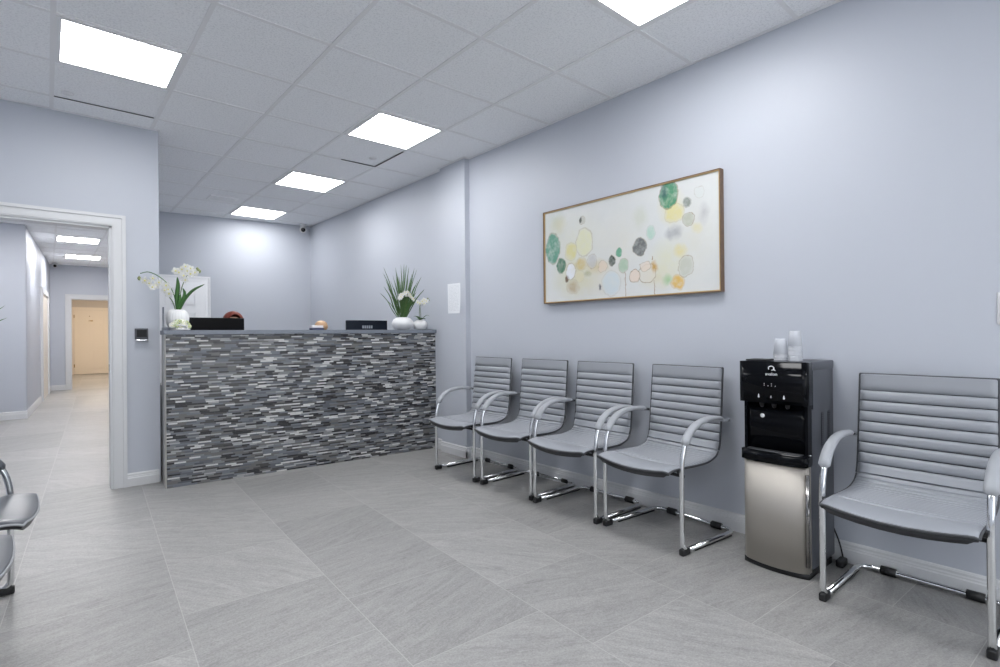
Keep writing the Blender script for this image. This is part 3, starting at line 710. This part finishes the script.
def blob(c, y, z, ry, rz, col, op, ring=0, soft=.12, ringcol=(.30,.22,.12), fill=True):
    m_ = t.n('ShaderNodeMapping', {'Vector': P0, 'Location': (0,-y/ry,-z/rz), 'Scale': (0.0,1/ry,1/rz)})
    d = t.n('ShaderNodeVectorMath', {0: m_.outputs[0]}, operation='LENGTH').outputs['Value']
    if fill:
        r = t.n('ShaderNodeMapRange', {'Value': d, 'From Min': 1.0-soft, 'From Max': 1.0+soft*.3, 'To Min': op, 'To Max': 0.0})
        c = t.mix(t.math('MULTIPLY', r.outputs[0], fine), c, col)
    if ring:
        q = t.math('ABSOLUTE', t.math('SUBTRACT', d, .98)); rr = t.n('ShaderNodeMapRange', {'Value': q, 'From Min': 0.0, 'From Max': .07, 'To Min': ring, 'To Max': 0.0})
        c = t.mix(t.math('MULTIPLY', rr.outputs[0], fine), c, ringcol)
    return c
teal, dg_, yel, gry, och = (.12,.30,.22), (.05,.17,.10), (.70,.66,.36), (.25,.27,.27), (.58,.45,.16)
BL = [(-.02,.02,.20,.22,(.66,.64,.55),.5,0,.9),(.40,.10,.28,.20,(.66,.65,.50),.45,0,.9),(-.55,-.05,.16,.25,(.64,.62,.52),.45,0,.9),(.30,-.22,.30,.12,(.64,.58,.40),.5,0,.9),(-.30,-.24,.14,.08,(.62,.52,.30),.5,0,.9),(.20,-.12,.12,.05,(.60,.46,.18),.6,0,.9),(.40,-.10,.12,.04,(.60,.46,.18),.6,0,.9),(.60,.29,.10,.05,(.50,.56,.50),.6,0,.9),(-.40,.20,.09,.12,(.68,.62,.36),.6,0,.7),(-.169,.170,.064,.081,(.55,.58,.48),.55,0,.6),(-.363,-.150,.13,.15,(.66,.66,.50),.75,0,.7),(.42,-.16,.20,.16,(.62,.62,.42),.6,0,.8),(.575,.241,.085,.07,(.66,.60,.36),.6,0,.8),(.62,.22,.12,.12,(.50,.54,.46),.5,0,.9),
 (.075,-.252,.085,.092,(.56,.64,.68),.8,.2,.25),(.636,.068,.077,.124,teal,1,.5,.12),(.549,-.078,.049,.063,dg_,.95,.3,.15),(.318,.071,.083,.105,(.68,.68,.48),.95,.45,.2),(.448,.017,.060,.072,(.66,.62,.32),1,.2,.25),
 (.332,.237,.024,.032,(.52,.52,.46),.9,.9,.3),(.345,.245,.012,.026,(.06,.07,.06),.9,0,.4),(.348,-.084,.053,.046,och,.75,.3,.4),(.246,-.077,.044,.052,(.50,.50,.50),.8,.6,.3),(.45,-.132,.050,.062,(.74,.76,.80),1,.8,.15),(.49,-.183,.020,.028,(.12,.07,.04),.95,0,.4),
 (.364,-.176,.046,.047,(.66,.62,.44),.9,.2,.3),(.291,-.165,.037,.025,(.42,.42,.26),.8,0,.5),(.435,-.253,.063,.053,(.42,.30,.16),.65,.2,.6),(.15,-.122,.040,.039,(.70,.60,.50),.9,.7,.2),(.066,-.092,.034,.042,(.04,.06,.045),1,.4,.15),(.005,-.041,.026,.030,(.14,.36,.24),1,.3,.15),
 (-.033,-.138,.043,.054,(.38,.52,.38),.9,.7,.2),(.18,-.272,.012,.025,(.05,.06,.08),.85,0,.5),(-.122,-.220,.040,.045,(.70,.60,.52),.85,.9,.12),
 (-.424,.151,.071,.064,(.68,.63,.32),.95,.25,.3),(-.380,.276,.070,.088,(.08,.27,.15),1,.7,.12),(-.350,.300,.030,.055,(.03,.08,.10),.8,0,.7),(-.509,.205,.028,.035,(.22,.25,.22),.9,.4,.3),(-.518,.099,.043,.044,(.45,.47,.38),.9,.9,.2),(-.621,.122,.038,.065,(.42,.42,.44),.6,0,.8),(-.574,.037,.037,.037,(.68,.62,.34),.7,0,.6),
 (-.416,.030,.064,.045,(.34,.35,.37),.75,0,.6),(-.251,.062,.034,.047,(.40,.60,.50),.85,.3,.3),(-.162,-.026,.054,.061,(.14,.15,.15),1,.6,.12),(-.592,.251,.033,.036,(.62,.66,.64),.5,.4,.3),(-.457,-.084,.048,.045,(.68,.62,.32),.9,0,.6),(-.497,-.190,.055,.070,(.48,.50,.42),.7,.6,.3),
 (-.441,-.287,.049,.048,(.68,.44,.10),.95,.2,.3),(-.369,-.262,.036,.039,(.28,.52,.24),.7,0,.7),(-.220,-.208,.070,.060,(.70,.66,.58),.5,.9,.15),(-.204,-.160,.042,.038,(.72,.62,.52),.85,.9,.12),(-.119,-.217,.039,.041,(.72,.62,.54),.9,.9,.12),(-.274,-.174,.028,.038,(.52,.30,.06),.9,0,.7)]
for q in BL: cw = blob(cw, q[0], q[1], q[2], q[3], q[4], q[5], q[6], q[7])
sp_ = t.n('ShaderNodeSeparateXYZ', {'Vector': P0})
for (yy, za, zb) in ((-.045,-.36,-.19),(-.275,-.36,-.26),(-.262,-.13,-.10)):
    ln = t.math('MULTIPLY', t.math('LESS_THAN', t.math('ABSOLUTE', t.math('SUBTRACT', sp_.outputs[1], yy)), .0028), t.math('MULTIPLY', t.math('GREATER_THAN', sp_.outputs[2], za), t.math('LESS_THAN', sp_.outputs[2], zb)))
    cw = t.mix(t.math('MULTIPLY', ln, .75), cw, (.30,.18,.08))
t.color(cw); t.bump(t.noise(300,2).outputs['Fac'], .1, .001)
MB().box((-.030,-hw+g1,-hh+g1),(-.020,hw-g1,hh-g1)).build('canvas', m_art, T)

# ------------------------------------------------------------------ water cooler (faces -x); local x back from the front face
T = thing('water_cooler', 'black and stainless bottom-loading water cooler standing between the grey chairs', 'water cooler', (2.686,1.080,0), radians(-.5))
hw = .153; D = .350
b = MB(); b.cbox((.045+(D-.045)/2,0,.52),(D-.045,.296,.985),0,.008); b.build('body', m_body, T)
b = MB(); b.cbox((.055+(D-.05)/2,0,.993),(D-.05,.300,.044),0,.008); b.build('top_cover', m_body, T)
def bowed(y0, y1, z0, z1, x, bow, th_, n=14, mat_=0, b=None, ends=.0):
    """panel bowed outward (-x) in plan"""
    b = b or MB(); vs = []
    for k in range(n+1):
        u = k/n; y = y0+(y1-y0)*u; q = 1-(2*u-1)**2; e = (abs(2*u-1))**14*ends
        vs += [(x-bow*q+e,y,z0),(x-bow*q+e,y,z1),(x+th_,y,z1),(x+th_,y,z0)]
    fs = []
    for k in range(n):
        a = k*4; c = a+4
        for j in range(4): fs.append((a+j,a+(j+1)%4,c+(j+1)%4,c+j))
    fs += [(0,1,2,3),(n*4+3,n*4+2,n*4+1,n*4)]
    return b.add(vs, fs, mat_, True)
bowed(-hw+.002,hw+.006,.812,1.015,-.012,.012,.075).build('control_head', m_gloss, T)
b = MB(); b.box((.058,-hw+.004,.79),(.075,hw-.004,.99)); b.build('head_side_bezel', m_gloss, T)
bowed(-.138,.138,.575,.822,.018,.004,.06).build('dispensing_recess', m_gloss, T)
for y_ in (-.148,.134): MB().box((.010,y_,.575),(.06,y_+.014,.822)).build('recess_cheek', m_gloss, T)
for y in (-.062,0,.058):
    MB().tube([(.004,y,.816),(.004,y,.798),(.008,y,.792)], [.012,.010,.008], 12).build('spout', m_rubber, T)
bowed(-.150,.151,.525,.576,-.018,.022,.075).build('drip_tray', m_gloss, T)
b = MB(); bowed(-.128,.128,.576,.580,-.010,.018,.045,b=b)
b.build('tray_grille', m_dark, T); 
b = MB(); bowed(-.153,.153,.574,.5785,.030,.0,.006,b=b); b.build('tray_rim', m_chrome, T)
b = MB(); bowed(-.149,.149,.026,.521,-.006,.030,.045,18,b=b,ends=.012); b.build('lower_door', m_steel, T)
b = MB(); b.tube([(-.004,-.148,.06),(-.004,-.148,.49)], .010, 10, ry=.010); b.build('door_grip', m_steeldark, T)
bowed(-.150,.150,.0,.026,.002,.026,.30).build('base', m_rubber, T)
for xa, xb in ((.175,.205),(.262,.290)):
    b = MB(); b.box((xa,-.1505,.60),(xb,-.1497,.765))
    for k in range(16): b.box((xa,-.1520,.60+.0105*k),(xb,-.1503,.605+.0105*k), 1)
    b.build('side_vent', [m_rubber, m_body], T)
MB().lathe([(.0105,0),(.0105,.0015)], (0,0,0), 20).build('round_sticker', m_ind, T, loc=(.0135,.060,.745)).rotation_euler = (0,-pi/2,0)
# ring-and-tail emblem, wordmark, indicator drops
XF = -.0258
b = MB(); ring = [(XF,.013*cos(a),.984+.010*sin(a)) for a in [radians(d) for d in range(-35,275,15)]]
b.tube(ring, .0022, 6); b.tube([(XF,-.012,.986),(XF,-.014,.975),(XF,-.021,.973)], [.0025,.0028,.0015], 6); b.build('emblem', m_ind, T)
cu = bpy.data.curves.new('wordmark','FONT'); cu.body = 'avalon'; cu.size = .021; cu.align_x = 'CENTER'; cu.extrude = .0008; cu.space_character = 1.05
o = bpy.data.objects.new('wordmark', cu); COL.objects.link(o)
dg = bpy.context.evaluated_depsgraph_get(); me2 = bpy.data.meshes.new_from_object(o.evaluated_get(dg)); bpy.data.objects.remove(o)
me2.materials.clear(); me2.materials.append(m_ind)
o = bpy.data.objects.new('wordmark', me2); COL.objects.link(o); o.parent = T; o.location = (XF+.0006,0,.949); o.rotation_euler = (pi/2,0,-pi/2)
b = MB()
for y, z in ((.034,.908),(.034,.900),(.016,.898),(0,.908),(0,.898),(-.018,.898)): b.cbox((XF+.002,y,z),(.002,.003,.003))
b.build('indicator_light', m_ind, T)
for y in (.062,.003,-.056):
    MB().tube([(XF+.003,y,.856),(XF+.003,y,.848),(XF+.003,y,.841),(XF+.003,y,.837)], [.0008,.0028,.0048,.003], 10, ry=[.0008,.0015,.0015,.001], up=(0,1,0)).build('drop_symbol', m_ind, T)
# power cord on floor behind it
b = MB(); b.tube(catmull([(.34,-.13,.20),(.35,-.165,.10),(.345,-.185,.02),(.32,-.19,.012)],6), .004, 8); b.build('power_cord', m_rubber, T)
MB().cbox((.290,-.195,.018),(.07,.035,.036),0,.008).build('power_adapter', m_rubber, T)

def cup_stack(loc, n, label):
    t_ = thing('cup_stack', label, 'cup stack', loc)
    for k in range(n):
        z = k*.013
        b = MB(); b.lathe([(.030,.095+z),(.0335,.097+z),(.0335,.093+z),(.0315,.090+z),(.023,.004+z),(.021,z)] if False else [(.034,z),(.0355,.001+z),(.034,.004+z),(.0305,.014+z)], (0,0,0), 24, cap=False)
        b.build('cup_rim', m_cup, t_)
    z0 = (n-1)*.013; b = MB(); b.lathe([(.034,z0),(.0255,z0+.080),(.0245,z0+.083),(.018,z0+.080)], (0,0,0), 24, rib=lambda a,z: 1+.015*cos(16*a)); b.build('cup_wall', m_cup, t_)
    return t_
cup_stack((2.855,1.112,1.0152), 3, 'shorter, left stack of upturned clear plastic cups on the water cooler')
cup_stack((2.862,1.045,1.0152), 6, 'taller, right stack of upturned clear plastic cups on the water cooler')
tag(MB().cbox((0,0,.004),(.10,.10,.008),0,.003).build('spill_lid', m_rubber, loc=(2.76,1.175,1.0152)), 'flat dark lid lying on the cooler top left of the cups', 'lid')

# ------------------------------------------------------------------ cantilever visitor chairs (local: front legs x=0, back towards +x, facing -x)
RT = .0125; WH = .268
prof_seat = [(-.088,.446),(-.066,.453),(-.03,.457),(.06,.456),(.16,.452),(.24,.452),(.295,.459),(.338,.474),(.362,.498)]
prof_back = [(.362,.498),(.376,.535),(.385,.60),(.394,.70),(.405,.82),(.418,.957)]
def shell(prof, w0, w1, seams, depth, th_, name, mats, parent, seat=False):
    P = catmull([(p[0],0,p[1]) for p in prof], 14)
    # arc length
    L = [0]
    for i in range(1,len(P)): L.append(L[-1]+(P[i]-P[i-1]).length)
    tot = L[-1]
    def at(s_):
        s_ = min(max(s_,0),tot)
        for i in range(1,len(L)):
            if L[i] >= s_: 
                k = (s_-L[i-1])/(L[i]-L[i-1]+1e-9); return P[i-1].lerp(P[i],k), (P[i]-P[i-1]).normalized()
        return P[-1], (P[-1]-P[-2]).normalized()
    S_ = []
    bd = [0]+[s_ for s_ in seams]+[tot]
    for a, c in zip(bd[:-1], bd[1:]):
        if c-a < .03: ul = [0,.08,.22,.5,.78,.92]
        elif a != 0 and c-a < .06: ul = [0,.035,.09,.2,.38,.6,.8,.91,.965]
        else: ul = [0,.02,.05,.12,.22,.33,.44,.55,.66,.78,.88,.95,.98]
        for u in ul:
            S_.append((a+(c-a)*u, u, c-a, (a != 0), (c != tot)))
    S_.append((tot,1,bd[-1]-bd[-2],True,False))
    NV_ = [-1,-.985,-.95,-.88,-.7,-.45,-.15,.15,.45,.7,.88,.95,.985,1]
    top = []; bot = []
    for (s_,u,ln,sa,sb_) in S_:
        p, tg = at(s_); nrm = Vector((-tg.z,0,tg.x))      # towards the sitter
        if nrm.z < 0 and seat and s_ > .05: pass
        e = 1.0
        prof_ = 1-(abs(2*u-1))**4.0
        if not sa and u < .5: prof_ = 1.0 if not sb_ else 1.0
        if not sb_ and u > .5: prof_ = 1.0
        if sa and u == 0: prof_ = -.55
        if s_ <= 0 or s_ >= tot: prof_ = -.1
        k = s_/tot; w_ = w0+(w1-w0)*k
        r1, r2 = [], []
        for v in NV_:
            ev = min(1, (1-abs(v))/.10); edge_ = (1-(1-ev)**2)
            q = p + nrm*(depth*prof_*edge_ - th_*.35*(1-edge_))
            y = w_*v
            if seat:
                fr = max(0,1-s_/.16)
                q = q + Vector((-.024*(1-v*v)*fr, 0, -.020*(1-v*v)*fr - .004*(1-v*v)*(1-fr)))
            r1.append(Vector((q.x,y,q.z)))
            q2 = p - nrm*(th_*(.65 if abs(v) > .93 else 1.0)) 
            if seat: q2 = q2 + Vector((-.024*(1-v*v)*fr+.004*fr, 0, -.020*(1-v*v)*fr-.004*fr))
            r2.append(Vector((q2.x,y*.985,q2.z)))
        top.append(r1); bot.append(r2)
    b = MB(); nv = len(NV_); n = len(top)
    vs = [q for r_ in top for q in r_]+[q for r_ in bot for q in r_]; o_ = n*nv
    fs = []; fb = []
    for i in range(n-1):
        for j in range(nv-1):
            a = i*nv+j; fs.append((a,a+1,a+nv+1,a+nv)); fb.append((o_+a+nv,o_+a+nv+1,o_+a+1,o_+a))
        a = i*nv; fb.append((a,a+nv,o_+a+nv,o_+a)); a = i*nv+nv-1; fb.append((a+nv,a,o_+a,o_+a+nv))
    for j in range(nv-1):
        fb.append((j,o_+j,o_+j+1,j+1)); a = (n-1)*nv+j; fb.append((a,a+1,o_+a+1,o_+a))
    nn = len(fs); b.add(vs, fs+fb, 0, True)
    for i in range(nn, len(b.m)): b.m[i] = 1
    if len(mats) > 2:                      # darker material on the groove faces between the ribs
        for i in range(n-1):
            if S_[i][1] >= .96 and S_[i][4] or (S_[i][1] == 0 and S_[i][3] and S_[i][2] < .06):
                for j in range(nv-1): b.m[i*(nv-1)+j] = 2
    ob = b.build(name, mats, parent)
    return ob, top, tot
def make_chair(name, label, group, pip=None, m_vinyl=m_vinyl, m_vinylpad=m_vinylpad):
    t_ = thing(name, label, 'chair', (0,0,0), 0, group)
    seat_s = [.120+.0245*k for k in range(14)]
    so, st_, tot = shell(prof_seat, .250, .246, [s_ for s_ in seat_s if s_ < .45], .0060, .030, 'seat', [m_vinyl, m_dark], t_, True)
    totb = .466
    bs = [.0485*k for k in range(1,9)]
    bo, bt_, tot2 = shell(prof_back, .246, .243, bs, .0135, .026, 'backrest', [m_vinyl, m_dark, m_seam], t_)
    pm = pip or m_piping
    # piping around the edges
    P = [r_[0] for r_ in reversed(st_)] + st_[0][1:-1] + [r_[-1] for r_ in st_]
    MB().tube(P, .0048, 7).build('piping', pm, so)
    P = [r_[0] for r_ in bt_] + bt_[-1][1:-1] + [r_[-1] for r_ in reversed(bt_)]
    MB().tube(P, .0058, 7).build('piping', m_piping if not pip else pip, bo)
    zc = .0205
    for s_ in (-1,1):
        leg = fillet([(.06,s_*WH,zc),(0,s_*WH,zc),(0,s_*WH,.44)], .045, 7) 
        arm = catmull([(0,s_*WH,.44),(.006,s_*WH,.50),(.026,s_*WH,.565),(.070,s_*WH,.625),(.135,s_*WH,.664),(.215,s_*WH,.681),(.30,s_*WH,.681),(.38,s_*WH,.672),(.43,s_*(WH-.005),.664)], 5)
        b = MB(); b.tube(leg[:-1]+arm, RT, 12); b.build('leg', m_chrome, t_)
        # padded rest follows the arm
        pp = [p for p in arm if .026 <= p.x <= .385 and p.z > .56]
        n = len(pp); rr = []; rw = []
        for i in range(n):
            u = i/(n-1); e = min(1, u/.06+.45, (1-u)/.10+.35); rr.append(.0175*e*(1-.25*u)); rw.append(.0245*e*(1-.22*u))
        off = [Vector((p.x-.004*(1-i/n), p.y, p.z+.004)) for i, p in enumerate(pp)]
        MB().tube(off, rr, 14, ry=rw, up=(-.6,0,.8)).build('armrest', m_vinylpad, t_)
        # foot cap and bolt bracket
        b = MB(); b.cbox((.018,s_*WH,.017),(.062,.030,.034),0,.007); b.build('foot_cap', m_rubber, t_)
        b = MB(); b.cbox((.0,s_*(WH-.014),.436),(.022,.020,.022),0,.004); b.tube([(0,s_*(WH-.03),.436),(0,s_*(WH+.0),.436)], .008, 8); b.build('seat_bracket', m_rubber, t_)
    base = fillet([(.055,-WH,zc),(.488,-WH,zc),(.488,WH,zc),(.055,WH,zc)], .055, 8)
    MB().tube(base, RT, 12).build('base_bar', m_chrome, t_)
    for s_ in (-1,1): MB().cbox((.28,s_*WH,.004),(.34,.012,.008),0,.002).build('base_strip', m_rubber, t_)  # dark strip on the floor under each side tube
    cb = fillet([(.425,-(WH-.004),.6648),(.468,-(WH-.01),.657),(.472,-(WH-.05),.655),(.472,(WH-.05),.655),(.468,(WH-.01),.657),(.425,(WH-.004),.6648)], [.015,.015,.015,.015], 4)
    MB().tube(cb, RT*.95, 10).build('back_crossbar', m_chrome, t_)
    MB().cbox((.452,0,.655),(.025,.34,.05),0,.006).build('back_mount', m_dark, t_)
    MB().tube([(.02,-WH,.408),(.02,WH,.408)], .009, 10).build('seat_crossbar', m_rubber, t_)
    for s_ in (-1,1): MB().tube([(.488,s_*.125,zc),(.488,s_*.185,zc)], .0195, 14).build('bar_sleeve', m_rubber, t_)
    return t_
GR = 'grey chairs along the right wall'
ch = make_chair('visitor_chair', '', GR)
spots = [(2.523,.553,.9,'nearest grey ribbed chair at the right picture edge, right of the water cooler'),
         (2.524,1.734,5.2,'grey ribbed chair standing directly left of the water cooler'),
         (2.536,2.330,1.0,'grey ribbed chair below the left end of the painting, second left of the water cooler'),
         (2.553,2.923,-.9,'second grey ribbed chair from the pier and the reception counter'),
         (2.548,3.554,.2,'grey ribbed chair nearest the reception counter, in front of the pier')]
for k, (x, y, a, l) in enumerate(spots):
    if k == 0: ch.location = (x,y,0); ch.rotation_euler = (0,0,radians(-a)); ch['label'] = l
    else: dup(ch, (x,y,0), radians(-a), l)
ch2 = make_chair('visitor_chair', 'farther of the two dark grey chairs cut off at the left picture edge', 'chairs along the left wall', m_piping_lit, m_vinyldk, m_vinyldk)
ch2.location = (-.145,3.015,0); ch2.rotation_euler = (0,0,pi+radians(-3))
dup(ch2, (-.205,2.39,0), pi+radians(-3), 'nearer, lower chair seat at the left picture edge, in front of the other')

# ------------------------------------------------------------------ world, camera, view
w_ = bpy.data.worlds.new('world'); bpy.context.scene.world = w_; w_.use_nodes = True
w_.node_tree.nodes['Background'].inputs[0].default_value = (.9,.95,1,1); w_.node_tree.nodes['Background'].inputs[1].default_value = 1.3
yaw, pitch, roll = radians(40.6967), radians(.1352), radians(.5356)
c, s = cos(yaw), sin(yaw); cp, sp = cos(pitch), sin(pitch); cr, sr = cos(roll), sin(roll)
F = Vector((s*cp,c*cp,sp)); U0_ = Vector((-s*sp,-c*sp,cp)); R0 = Vector((c,-s,0))
R = R0*cr - U0_*sr; U = R0*sr + U0_*cr
cam = bpy.data.cameras.new('camera'); co = bpy.data.objects.new('camera', cam); COL.objects.link(co)
M = Matrix(((R.x,U.x,-F.x,0),(R.y,U.y,-F.y,0),(R.z,U.z,-F.z,H),(0,0,0,1))); co.matrix_world = M
cam.sensor_width = 36; cam.lens = 526.703/1000*36; cam.clip_start = .02; cam.clip_end = 100
sc = bpy.context.scene; sc.camera = co
vs_ = sc.view_settings; vs_.view_transform = 'Standard'; vs_.look = 'None'; vs_.gamma = 1; vs_.use_curve_mapping = False; vs_.exposure = 1.28
sc.cycles.max_bounces = 10; sc.cycles.diffuse_bounces = 6; sc.cycles.transmission_bounces = 6
sc.cycles.sample_clamp_indirect = 6
